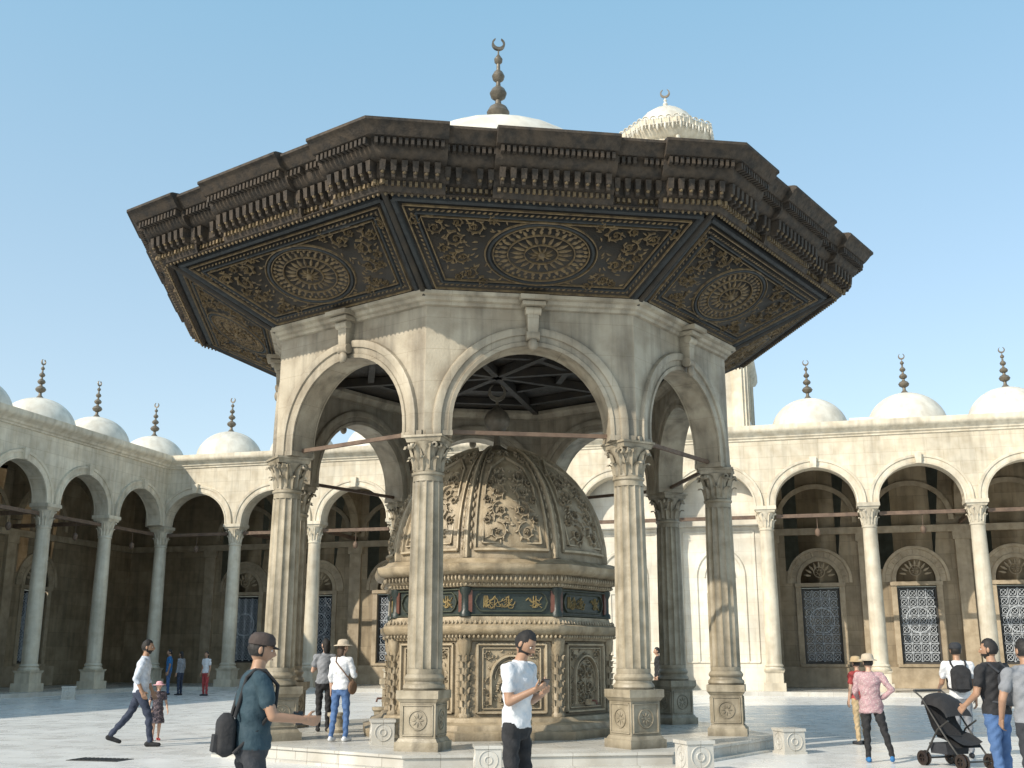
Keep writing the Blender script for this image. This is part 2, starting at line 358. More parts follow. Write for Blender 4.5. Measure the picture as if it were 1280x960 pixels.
# inner kiosk
mb=MB()
octsweep(mb,[(2.3,.2),(2.3,.32),(2.2,.34),(2.16,.42),(2.02,.46),(1.98,.52),(1.86,.54),(1.86,1.70),(1.90,1.72),(1.92,1.78),(2.0,1.82),(2.04,1.88),(2.04,1.95),(1.96,1.98),(1.9,2.02),(1.88,2.1)],0)
octsweep(mb,[(1.88,2.1),(1.84,2.11),(1.84,2.56)],1)
octsweep(mb,[(1.84,2.56),(1.92,2.58),(1.94,2.64),(2.0,2.68),(2.02,2.76),(2.12,2.80),(2.16,2.86),(2.17,2.93),(2.04,2.97),(1.98,3.02),(1.9,3.04)],0)
octcap(mb,1.9,3.04)
mb.lathe([(1.95*math.cos(PI/2*t/20),3.03+2.15*math.sin(PI/2*t/20)) for t in range(20)]+[(.0,5.18)],n=64)
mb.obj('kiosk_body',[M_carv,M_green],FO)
mb=MB(); mp=plane_map((0,-1.86,0),(1,0,0),(0,0,1),(0,-1,0))
frame(mb,[(-.56,.6),(.56,.6),(.56,1.66),(-.56,1.66)],.06,.05,mp); frame(mb,[(-.47,.66),(.47,.66),(.47,1.6),(-.47,1.6)],.03,.03,mp)
ringr(mb,0,1.12,.34,.36,.05,.06,mp,n=24,a0=0,a1=PI); ribbon(mb,[(-.34,.72),(-.34,1.12)],.05,.06,mp); ribbon(mb,[(.34,.72),(.34,1.12)],.05,.06,mp)
ringr(mb,0,1.12,.27,.29,.02,.03,mp,n=20,a0=0,a1=PI)
for s_ in (-1,1):
    foliage(mb,s_*.12,1.22,.11,s_,PI/2,mp,.04); foliage(mb,s_*.14,.98,.11,-s_,0,mp,.04); foliage(mb,s_*.13,.8,.09,s_,PI/2,mp,.04); foliage(mb,s_*.38,1.5,.08,s_,0,mp,.03)
    for y in (.75,.92,1.1): foliage(mb,s_*.41,y,.05,s_,0,mp,.025)
rosette(mb,0,1.48,.07,8,mp,.035)
for _ in range(50): leaf(mb,random.uniform(-.42,.42),random.uniform(.7,1.56),random.uniform(0,6.3),.08,.035,mp,.025)
mb.box((0,-1.95,.74),(.09,.12,.09),0); mb.tube([(0,-1.95,.76),(0,-2.08,.76),(0,-2.1,.7)],.018,8,3)
for z,a,n,l in ((1.79,1.97,22,.07),(2.0,1.95,20,.09),(2.72,2.03,22,.1),(2.62,1.94,22,.06)):
    m2=plane_map((0,-a,z),(1,0,0),(0,0,1),(0,-1,0))
    for k in range(n):
        x=(k+.5)/n*2-1; leaf(mb,x*a*T22,-l/2,PI/2,l,.05,m2,.03,0,0)
m3=plane_map((0,-1.84,2.335),(1,0,0),(0,0,1),(0,-1,0))
frame(mb,[(-.75,-.21),(.75,-.21),(.75,.2),(-.75,.2)],.035,.04,m3,4)
C=[(-.56,-.1),(-.5,-.15),(.5,-.15),(.56,-.1),(.6,0),(.56,.1),(.5,.15),(-.5,.15),(-.56,.1),(-.6,0)]
frame(mb,C,.03,.035,m3,4)
for _ in range(30):
    x=random.uniform(-.46,.4); y=random.uniform(-.08,.06); P=[(x+.03*t+.015*math.sin(t*2+_),y+.035*math.sin(t*1.4+_)) for t in range(5)]
    ribbon(mb,P,.014,.02,m3,2)
    if _%3==0: ribbon(mb,[(x,-.09),(x+.008,.1)],.014,.02,m3,2)
for s_ in (-1,1): mb.bx(s_*.70-.05,s_*.70+.05,-1.875,-1.84,2.17,2.52,3)
def dmap(x,y,h):
    el=max(0,y)/3.17*PI/2; an=x/1.9; r=1.95*math.cos(el)+h*math.cos(el)
    return (r*math.sin(an),-r*math.cos(an),3.03+(2.15+h)*math.sin(el))
for x in (-.746,.746): ribbon(mb,[(x,.02+q*.25) for q in range(12)],.13,.08,dmap)
for x in (-.60,.60): ribbon(mb,[(x,.12+q*.25) for q in range(11)],.05,.045,dmap)
ribbon(mb,[(-.6+.15*q,.14) for q in range(9)],.07,.06,dmap)
frame(mb,[(-.48,.24),(.48,.24),(.48,1.2),(.40,1.7),(0,2.05),(-.40,1.7),(-.48,1.2)],.045,.05,dmap)
for s_ in (-1,1):
    for (x,y,r,d) in ((.24,.42,.16,1),(.2,.78,.15,-1),(.24,1.12,.15,1),(.2,1.45,.14,-1),(.5,1.95,.09,1),(.45,2.2,.1,-1),(.42,.62,.07,1),(.42,.98,.07,-1),(.40,1.3,.07,1)): foliage(mb,s_*x,y,r,d*s_,PI/2,dmap,.045)
    for q in range(14): leaf(mb,s_*.675,.15+q*.17,PI/2,.14,.07,dmap,.035,0,0)
for _ in range(70): leaf(mb,random.uniform(-.42,.42),random.uniform(.3,1.7),random.uniform(0,6.3),.10,.04,dmap,.025)
rosette(mb,0,2.35,.25,8,dmap,.035)
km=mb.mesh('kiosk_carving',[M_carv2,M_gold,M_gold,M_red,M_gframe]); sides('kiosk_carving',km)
mb=MB()
mb.lathe([(.12,.5),(.12,.56),(.09,.6),(.085,1.5),(.11,1.56),(.13,1.7),(.13,1.76)],(0,-1.98,0),40,rf=lambda a,z:1-.10*abs(math.sin(5*a+z*14)))
for q in range(9): leafring(mb,(0,-1.98,0),.6+q*.1,.69+q*.1,.085,.10,6,.06,off=.5*(q%2),curl=.012)
mb.lathe([(.10,2.1),(.10,2.16),(.07,2.2),(.07,2.44),(.1,2.5),(.1,2.57)],(0,-1.97,0),16,mi=1)
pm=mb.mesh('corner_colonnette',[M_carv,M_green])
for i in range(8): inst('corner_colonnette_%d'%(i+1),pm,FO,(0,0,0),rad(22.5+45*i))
mb=MB(); mb.lathe([(.3,5.1),(.2,5.2),(.07,5.28),(.05,5.45),(.12,5.52),(.23,5.68),(.25,5.78),(.2,5.9),(.08,6.0),(.03,6.06),(.03,6.16)],n=20); crescent(mb,(0,0,6.3),.17,.05)
mb.obj('kiosk_finial',[M_fin],FO)
mb=MB()
for i in range(0,16,2):
    a=rad(-90+22.5*i); mb.lathe([(.0,.2),(.17,.2),(.18,.25),(.14,.3),(.14,.44),(.18,.48),(.18,.53),(0,.535)],(2.75*math.cos(a),2.75*math.sin(a),0),18)
mb.obj('washing_stools',[M_fcol],FO)
# ================================================================ ARCADES
B=3.88; D=5.0
mb=MB()
mb.box((0,0,.30),(.82,.82,.30)); mb.box((0,0,.64),(.66,.66,.38)); mb.box((0,0,.87),(.70,.70,.08),tp=(1.12,1.12))
mb.lathe([(.38,.91),(.39,.96),(.34,1.0),(.33,1.04),(.36,1.08),(.33,1.13),(.295,1.16),(.30,2.5),(.285,4.4),(.262,6.22),(.29,6.25),(.29,6.3),(.262,6.33),(.26,6.42),(.29,6.7),(.38,6.95)],n=28)
leafring(mb,(0,0,0),6.34,6.66,.27,.33,8,.2,curl=.03); leafring(mb,(0,0,0),6.42,6.9,.27,.37,8,.2,off=.5,curl=.04)
mb.box((0,0,6.99),(.70,.70,.1),tp=(1.1,1.1)); mb.box((0,0,7.11),(.84,.84,.14))
ACOL=mb.mesh('arcade_column',[M_col])
mb=MB(); mb.lathe([(1.75,0),(1.75,.16),(1.62,.2)]+[(1.58*math.cos(PI/2*t/12),.2+1.42*math.sin(PI/2*t/12)) for t in range(12)]+[(.1,1.62),(0,1.63)],n=40)
ADOME=mb.mesh('dome',[M_dome])
mb=MB(); finial(mb,(0,0,1.58),1.75); AFIN=mb.mesh('finial',[M_fin])
mb=MB(); mp=plane_map((0,.14,0),(1,0,0),(0,0,1),(0,-1,0))
mb.bx(-.78,.78,.30,.31,1.12,4.25,1)
for x in (-.74,.74): mb.bx(x-.04,x+.04,.08,.26,1.12,4.25,2)
for z in (1.16,4.21): mb.bx(-.70,.70,.08,.26,z-.04,z+.04,2)
for k in range(1,4): ribbon(mb,[(-.7+.35*k,1.2),(-.7+.35*k,4.17)],.035,.02,mp,0)
for k in range(1,8): ribbon(mb,[(-.7,1.2+.371*k),(.7,1.2+.371*k)],.035,.02,mp,0)
for i in range(4):
    for j in range(8):
        cx,cz=-.525+.35*i,1.385+.371*j
        ringr(mb,cx,cz,.12,.13,.03,.018,mp,0,14); ribbon(mb,[(cx-.16,cz-.17),(cx+.16,cz+.17)],.022,.015,mp,0); ribbon(mb,[(cx-.16,cz+.17),(cx+.16,cz-.17)],.022,.015,mp,0)
ringr(mb,0,2.9,.5,.52,.05,.03,mp,0,30)
AWIN=mb.mesh('window_with_grille',[M_iron,M_glass,M_fr])
def wing(name,loc,rz,nb,fill=(),corner=0):
    W=empty(name,loc,rz); L=nb*B
    c0=-(D+.6) if corner==1 else 0; c1=L+(D+.6 if corner==2 else 0)
    mb=MB()
    for k in range(nb): arch_panel(mb,(k+.5)*B,B/2,B/2,0,.6,1.53,1.38,7.18,.06,10.0,0)
    if corner==1: mb.bx(-.6,-.002,.002,.6,7.18,10.0)
    mb.obj('facade_wall',[M_wall],W)
    mb=MB()
    for k in range(nb):
        arch_mould(mb,(k+.5)*B,1.53,1.38,7.18,.06,[(0,-.01),(0,.05),(.07,.07),(.08,.04),(.24,.04),(.25,.08),(.34,.09),(.36,-.01)],0,-1,0)
        arch_mould(mb,(k+.5)*B,1.53,1.38,7.18,.06,[(0,-.01),(0,.05),(.2,.05),(.2,-.01)],.6,1,0)
        x=(k+.5)*B; mb.box((x,-.09,8.82),(.2,.2,.42),tp=(1.35,1.1))
    e0,e1=(.42,L) if corner==1 else (0,L)
    P=[(0,9.78),(-.05,9.8),(-.06,9.86),(-.12,9.9),(-.14,9.97),(-.16,10.0),(-.3,10.08),(-.36,10.14),(-.38,10.22),(-.38,10.36),(.0,10.40)]
    mb.grid([[(e0,y,z) for y,z in P],[(e1,y,z) for y,z in P]])
    mb.obj('archivolts_and_cornice',[M_trim],W)
    mb=MB(); mb.bx(c0,L if corner==2 else c1,.01,D+.6,10.0,10.39); 
    mb.obj('roof_slab',[M_dome],W)
    mb=MB(); mt=MB(); y=D
    def rect(x0,x1,z0,z1): mb.add([(x0,y,z0),(x1,y,z0),(x1,y,z1),(x0,y,z1)],[(0,1,2,3)])
    if corner==1: rect(-D,0,0,10)
    if corner==2: rect(L,L+D,0,10)
    for k in range(nb):
        x=(k+.5)*B; a,b=k*B,(k+1)*B
        rect(a,x-.78,0,10); rect(x+.78,b,0,10); rect(x-.78,x+.78,0,1.12); rect(x-.78,x+.78,4.25,10)
        for s_ in (-1,1): mb.add([(x+s_*.78,y,1.12),(x+s_*.78,y+.33,1.12),(x+s_*.78,y+.33,4.25),(x+s_*.78,y,4.25)],[(0,1,2,3)])
        mb.add([(x-.78,y,1.12),(x+.78,y,1.12),(x+.78,y+.33,1.12),(x-.78,y+.33,1.12)],[(0,1,2,3)])
        inst('window_%d'%(k+1),AWIN,W,(x,y,0))
        mt.bx(a-.28,a+.28,y-.14,y-.002,.16,6.5); mt.bx(a-.36,a+.36,y-.2,y-.001,6.18,6.5)
        mt.bx(a+.285,b-.285,y-.1,y-.003,.16,1.0); mt.bx(x-.98,x+.98,y-.16,y-.003,1.0,1.1)
        for s_ in (-1,1): mt.bx(x+s_*.9-.11,x+s_*.9+.11,y-.07,y-.002,1.1,4.4)
        mt.bx(x-1.04,x+1.04,y-.12,y-.003,4.3,4.46)
        arch_mould(mt,x,.78,.82,4.46,.1,[(0,-.01),(0,.06),(.16,.06),(.18,.02),(.42,.02),(.44,.08),(.56,.08),(.57,-.01)],y,-1,0)
        mq=plane_map((x,y,4.6),(1,0,0),(0,0,1),(0,-1,0))
        for q in range(13): an=PI*(q+.5)/13; ribbon(mt,[(math.cos(an)*.98,math.sin(an)*1.0),(math.cos(an)*1.18,math.sin(an)*1.22)],.1,.04,mq)
        ringr(mt,0,.32,.22,.22,.05,.05,mq,n=20); rosette(mt,0,.32,.18,8,mq,.05)
        for q in range(9): an=PI*(q+.5)/9; leaf(mt,math.cos(an)*.36,.1+math.sin(an)*.38,an,.3,.12,mq,.05,0,0)
        arch_mould(mt,x,1.5,1.4,7.0,.1,[(0,-.01),(0,.1),(.2,.1),(.22,-.01)],y,-1,0)
    mt.bx(c0+.6 if corner==1 else 0,c1-.6 if corner==2 else c1,y-.22,y-.004,6.5,6.78)
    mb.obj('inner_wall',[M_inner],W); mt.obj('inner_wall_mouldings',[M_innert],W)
    mb=MB(); mb.bx(c0,L-.76 if corner==2 else c1,-.75,D+.6,-.05,.152); mb.obj('portico_floor',[M_plat],W)
    mb=MB()
    for k in range(nb):
        x=(k+.5)*B
        mb.box((x,.3,6.78),(B-.8,.12,.14))
        if k: mb.box((k*B,2.8,6.9),(.12,4.2,.16))
        mb.tube([(x,.3,6.7),(x,.3,6.25)],.012,6); mb.ell((x,.3,6.12),(.11,.11,.16),10,8)
    mb.obj('tie_beams_and_lamps',[M_beam],W)
    if corner==1: inst('corner_column',ACOL,W,(.1,.3,0))
    for k in range(nb+1):
        if (corner==1 and k==0) or (corner==2 and k==nb): continue
        inst('column_%d'%(k+1),ACOL,W,(k*B,.3,0))
    for k in range(-1 if corner==1 else 0,nb):
        x=(k+.5)*B if k>=0 else -2.3
        inst('dome_%d'%(k+2),ADOME,W,(x,2.7,10.39)); inst('dome_finial_%d'%(k+2),AFIN,W,(x,2.7,10.39))
    mb=MB()
    for k in range(1,nb):
        mb.M=Matrix.Translation((k*B,0,0))@Matrix.Rotation(PI/2,4,'Z')
        arch_panel(mb,(.6+D)/2,(D-.6)/2-.005,(D-.6)/2-.005,-.2,.2,1.85,1.6,7.18,.1,10.0,0)
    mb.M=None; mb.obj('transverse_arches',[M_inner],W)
    if fill:
        mb=MB()
        for k in fill:
            x=(k+.5)*B
            mb.bx(k*B+.02,(k+1)*B-.02,.85,1.2,.15,9.9)
            mp=plane_map((x,.85,0),(1,0,0),(0,0,1),(0,-1,0))
            frame(mb,[(-1.4,1.2),(1.4,1.2),(1.4,6.3),(-1.4,6.3)],.1,.05,mp); frame(mb,[(-.55,3.9),(.55,3.9),(.55,1.4),(-.55,1.4)],.08,.05,mp)
            ringr(mb,0,4.5,.95,1.1,.2,.07,mp,n=24,a0=0,a1=PI); ribbon(mb,[(-.95,1.2),(-.95,4.5)],.2,.07,mp); ribbon(mb,[(.95,1.2),(.95,4.5)],.2,.07,mp)
            ringr(mb,0,4.5,.6,.7,.08,.05,mp,n=20,a0=0,a1=PI); mb.bx(x-1.7,x+1.7,.72,.85,6.5,6.75)
        mb.bx(5.2*B,6.3*B,.4,2.2,10.39,10.85); mb.bx(7.9*B,8.2*B,1.3,1.6,10.39,10.8)
        mb.obj('entrance_bay_wall',[M_bay],W)
    return W
C0=Vector((-16.26,49.51,0)); e=Vector((-.2588,-.9659,0)); bxd=Vector((.9659,-.2588,0))
wing('arcade_building',C0,rad(-15),13,fill=(4,5,6),corner=1)
NB=13; wing('arcade_building',C0+bxd*.4+e*(NB*B),rad(75),NB,corner=2)
# clock tower
TW=empty('clock_tower',(7.45,47.6,0),rad(-15))
def octs(mb,prof,mi=0,sq=False):
    n=4 if sq else 8; a0=PI/4 if sq else PI/8; k=1/math.cos(PI/n)
    rows=[[(a*k*math.cos(a0+2*PI*i/n),a*k*math.sin(a0+2*PI*i/n),z) for i in range(n)]+[(a*k*math.cos(a0),a*k*math.sin(a0),z)] for a,z in prof]
    mb.grid(rows,mi)
mb=MB()
octs(mb,[(3.2,10.2),(3.2,13.8),(3.4,13.9),(3.5,14.1),(3.5,14.4),(2.9,14.6)],sq=True)
for i in range(4):
    mb.M=Matrix.Rotation(PI/2*i,4,'Z')
    for x in (-2.9,-1.1,1.1,2.9): mb.bx(x-.18,x+.18,-3.3,-3.195,10.4,13.75)
mb.M=None
octs(mb,[(2.5,14.5),(2.5,20.6),(2.75,20.9),(2.8,21.3),(2.3,21.5),(1.75,21.6),(1.7,24.8),(1.85,24.9),(2.0,25.15),(2.1,25.3),(2.15,25.5),(2.15,25.6),(1.5,25.7),(1.45,25.8)])
mb.obj('tower_body',[M_trim],TW)
mb=MB(); mb.lathe([(1.5,25.7),(1.5,26.0),(1.4,26.3),(1.1,26.7),(.7,27.0),(.35,27.15),(.12,27.3),(.05,27.35)],n=32,rf=lambda a,z:1-.03*abs(math.sin(8*a))); mb.lathe([(.05,27.3),(.13,27.42),(.05,27.55),(.09,27.63),(.03,27.7),(.02,27.85)],n=12); mb.obj('tower_roof',[M_dome],TW)
mb=MB(); crescent(mb,(0,0,28.0),.24,.06); mb.obj('tower_crescent',[M_fin],TW)
mb=MB()
for i in range(8):
    mb.M=Matrix.Rotation(rad(45*i),4,'Z'); mp=plane_map((0,-2.15,25.45),(1,0,0),(0,0,1),(0,-1,0))
    for k in range(5):
        x=-.72+.36*k; ringr(mb,x,.15,.14,.13,.06,.05,mp,0,12,0,PI); ribbon(mb,[(x,-.3),(x,.2)],.05,.05,mp); leaf(mb,x+.18,-.05,-PI/2,.4,.13,mp,.06,0,0); ribbon(mb,[(x-.15,-.12),(x+.15,-.12)],.04,.04,mp)
    mq=plane_map((0,-1.71,24.0),(1,0,0),(0,0,1),(0,-1,0))
    ringr(mb,0,0,.45,.45,.09,.06,mq,0,20,0,PI); ribbon(mb,[(-.45,-2),(-.45,0)],.09,.06,mq); ribbon(mb,[(.45,-2),(.45,0)],.09,.06,mq)
    mb.tube([(.72,-1.8,21.6),(.72,-1.8,24.8)],.1,8)
    if i%2==0: mw=plane_map((0,-2.5,18.5),(1,0,0),(0,0,1),(0,-1,0)); ringr(mb,0,0,.85,.85,.14,.1,mw,0,30)
mb.M=None; mb.obj('tower_carving',[M_bay],TW)
mb=MB(); q=700; mb.add([(-q,-q,0),(q,-q,0),(q,q,0),(-q,q,0)],[(0,1,2,3)]); mb.obj('ground',[M_floor],rz=rad(-15))
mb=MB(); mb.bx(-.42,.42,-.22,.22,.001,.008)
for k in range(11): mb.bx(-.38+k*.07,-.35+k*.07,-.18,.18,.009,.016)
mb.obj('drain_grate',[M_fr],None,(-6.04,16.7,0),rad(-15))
mb=MB()
mb.box((0,0,.02),(.46,.46,.04)); mb.box((0,0,.22),(.42,.42,.36)); mb.box((0,0,.42),(.46,.46,.05))
for i in range(4):
    mb.M=Matrix.Rotation(PI/2*i,4,'Z'); mp=plane_map((0,-.21,.22),(1,0,0),(0,0,1),(0,-1,0)); ringr(mb,0,0,.15,.15,.02,.012,mp,n=22); ringr(mb,0,0,.06,.06,.03,.012,mp,n=16)
mb.M=None; BL=mb.mesh('carved_stone_block',[M_plat])
for x,y,r,s_ in ((4.35,17.8,.25,.85),(2.42,15.1,.3,.9),(-.32,14.85,.1,.8),(-15.2,38.5,.3,1),(-13.2,40.5,.2,1),(-1.95,17.0,.2,.8)): inst('carved_stone_block',BL,None,(x,y,.2 if x==-1.95 else 0),r,s_)
# ================================================================ PEOPLE
_mc={}
def cm_(col,rough=.85,spots=None,bump=.6):
    k=(col,spots)
    if k not in _mc: _mc[k]=mat('cloth_%d'%len(_mc),col,tuple(c*.78 for c in col),rough,5,bump,None,0,spots=spots,large=0,fine=7,dist=.05)
    return _mc[k]
SK=mat('skin',(.36,.21,.135),(.30,.17,.105),.5,6,.1,large=0); SK2=mat('skin_light',(.50,.32,.23),(.44,.27,.19),.5,6,.1,large=0)
EYW=mat('eye_white',(.7,.68,.65),(.65,.62,.6),.3,5,0,large=0); EYD=mat('iris',(.03,.02,.015),None,.3,5,0,large=0); LIP=mat('lips',(.33,.13,.1),None,.5,6,0,large=0)
def hairm(c): return cm_(c,.7)
def caps_mesh(p0,p1,r0,r1,n=14):
    p0,p1=Vector(p0),Vector(p1); d=p1-p0; t=d.normalized(); u=t.orthogonal().normalized(); w=t.cross(u)
    st=[(p0-t*r0*math.cos(a),r0*math.sin(a)) for a in (.05,.5,1.0,1.4)]+[(p0+d*f,r0+(r1-r0)*f) for f in (0,.33,.66,1)]+[(p1+t*r1*math.sin(a),r1*math.cos(a)) for a in (.2,.6,1.1,1.52)]
    v=[tuple(c+r*(math.cos(2*PI*k/n)*u+math.sin(2*PI*k/n)*w)) for c,r in st for k in range(n)]
    f=[(i*n+j,i*n+(j+1)%n,(i+1)*n+(j+1)%n,(i+1)*n+j) for i in range(len(st)-1) for j in range(n)]
    f+=[tuple(reversed(range(n))),tuple((len(st)-1)*n+j for j in range(n))]
    return v,f
def loft_mesh(rings,n=24):
    v=[];f=[]
    for (x,y,z,rx,ry) in rings: v+=[(x+rx*math.cos(2*PI*k/n),y+ry*math.sin(2*PI*k/n),z) for k in range(n)]
    for i in range(len(rings)-1): f+=[(i*n+j,i*n+(j+1)%n,(i+1)*n+(j+1)%n,(i+1)*n+j) for j in range(n)]
    f+=[tuple(reversed(range(n))),tuple((len(rings)-1)*n+j for j in range(n))]
    return v,f
def remesh(parts,vox,it=3):
    V=[];F=[]
    for v,f in parts: b=len(V); V+=v; F+=[tuple(b+i for i in q) for q in f]
    me=bpy.data.meshes.new('tmp'); me.from_pydata(V,[],F); o=bpy.data.objects.new('tmp',me); S.collection.objects.link(o)
    m=o.modifiers.new('r','REMESH'); m.mode='VOXEL'; m.voxel_size=vox
    s_=o.modifiers.new('s','SMOOTH'); s_.iterations=it; s_.factor=.5
    dg=bpy.context.evaluated_depsgraph_get(); dg.update(); r=bpy.data.meshes.new_from_object(o.evaluated_get(dg))
    bpy.data.objects.remove(o); return r
def hand_mesh(wr,d,pn,side,curl,vox):
    d=Vector(d).normalized(); pn=Vector(pn); pn=(pn-d*pn.dot(d)).normalized(); lat=d.cross(pn)*side
    W=Vector(wr); parts=[]
    for q in (-.028,-.01,.01,.028): parts.append(caps_mesh(W+lat*q*.6+d*.0,W+lat*q+d*.085,.017,.0145,8))
    parts.append(caps_mesh(W-d*.03,W+d*.03,.024,.024,8))
    for q,l,cc in ((-.03,.062,1.15),(-.01,.075,1.0),(.011,.08,.95),(.031,.072,.9)):
        p=W+lat*q+d*.085; a=0
        for s_,r in ((.46,.0092),(.32,.0085),(.24,.0075)):
            a+=curl*cc; dd=d*math.cos(a)+pn*math.sin(a); p2=p+dd*l*s_; parts.append(caps_mesh(p,p2,r,r*.92,8)); p=p2
    p=W+lat*.028+d*.025; dd=(lat*.75+d*.6+pn*.3).normalized(); p2=p+dd*.038; parts.append(caps_mesh(p,p2,.012,.0105,8)); dd=(lat*.2+d*.8+pn*.55).normalized(); parts.append(caps_mesh(p2,p2+dd*.035,.0105,.008,8))
    return remesh(parts,vox,1)
def head_grid():
    rows=[]
    for i in range(31):
        t=PI*i/30; row=[]
        for k in range(40):
            a=2*PI*k/40; X=math.sin(t)*math.cos(a); Y=math.sin(t)*math.sin(a); Z=math.cos(t)
            x,y,z=X*.077,Y*.097,Z*.118
            if Z<0:
                x*=1-.30*(-Z)**1.3; 
                y*= (1-.06*(-Z)) if Y>0 else 1-.45*(-Z)
            if Y>0:
                g=lambda cx,cz,sx,sz:math.exp(-((x-cx)/sx)**2-((z-cz)/sz)**2)
                y+=.026*g(0,-.028,.013,.017)+.012*g(0,-.005,.011,.025)-.010*(g(.031,.004,.016,.014)+g(-.031,.004,.016,.014))+.005*(g(.03,.026,.022,.009)+g(-.03,.026,.022,.009))+.006*g(0,-.062,.022,.010)+.008*g(0,-.098,.025,.015)-.004*g(0,-.078,.02,.007)
            row.append((x,y,z))
        rows.append(row)
    return rows
HG=head_grid()
def head_obj(parent,loc,turn,tilt,k,skin,hair,hairst,hat,beard):
    mb=MB(); n=40; R=[r+[r[0]] for r in HG]; mb.grid(R,0)
    def shell(cond,offs,mi):
        for i in range(30):
            for j in range(n):
                q=[R[i][j],R[i][j+1],R[i+1][j+1],R[i+1][j]]; c=[sum(p[w] for p in q)/4 for w in range(3)]
                if cond(*c):
                    mb.add([tuple(p[w]*(1+offs(p)/.1) for w in range(3)) for p in q],[(0,1,2,3)],mi)
    hc=(lambda x,y,z: (z>.074 and y<.075) or z>.098 or (y<.012 and z>-.045) or (y<.035 and z>.03)) 
    def ho_(p):
        f=min(1,max(0,(p[2]-.06)/.05)); b=min(1,max(0,(.03-p[1])/.05))
        return .0025+.010*max(f*min(1,max(.25,(.085-p[1])/.03)),.7*b)+.0025*math.sin(p[0]*190+p[1]*60)*math.cos(p[1]*170+p[2]*90)
    shell(hc,ho_,1)
    if beard: shell(lambda x,y,z:z<-.045 and y>-.01 and not(abs(x)<.02 and -.068<z<-.056),lambda p:.003,1)
    for s_ in (-1,1):
        mb.ell((s_*.079,-.008,-.005),(.009,.018,.03),10,8,0); mb.ell((s_*.031,.076,.004),(.0135,.012,.009),10,8,2); mb.ell((s_*.031,.0865,.004),(.0055,.003,.0055),8,6,3)
        mb.tube([(s_*.045,.083,.021),(s_*.03,.091,.025),(s_*.014,.093,.021)],[.002,.003,.002],6,1)
    mb.ell((0,.0985,-.062),(.022,.005,.006),10,6,4)
    if hairst=='long':
        mb.ell((0,-.055,-.06),(.075,.05,.13),16,12,1)
    if hat:
        ty,hm=hat
        if ty=='cap':
            mb.lathe([(.089,.035),(.092,.06),(.083,.10),(.06,.125),(.02,.134),(0,.135)],(0,-.004,0),24,5,rf=lambda a,z:1+.16*abs(math.sin(a)))
            mb.grid([[(x*.075,.085+.06*(1-x*x)*t,.045-.02*t) for x in (-1,-.6,-.2,.2,.6,1)] for t in (0,.5,1)],5); mb.grid([[(x*.075,.085+.06*(1-x*x)*t,.038-.02*t) for x in (-1,-.6,-.2,.2,.6,1)] for t in (0,.5,1)],5)
        else:
            br=ty; mb.lathe([(br,.030),(br*.98,.042),(.115,.052),(.105,.06),(.10,.1),(.085,.135),(.04,.15),(0,.152)],(0,0,0),28,5,rf=lambda a,z:1+.05*math.sin(a*3)); mb.lathe([(br,.030),(.1,.04)],(0,0,0),28,5)
    me=mb.mesh('head',[skin,hair,EYW,EYD,LIP,hat[1] if hat else hair],60)
    o=inst('head',me,parent,loc); o.scale=(k,k,k); o.rotation_euler=(-tilt,0,turn); return o
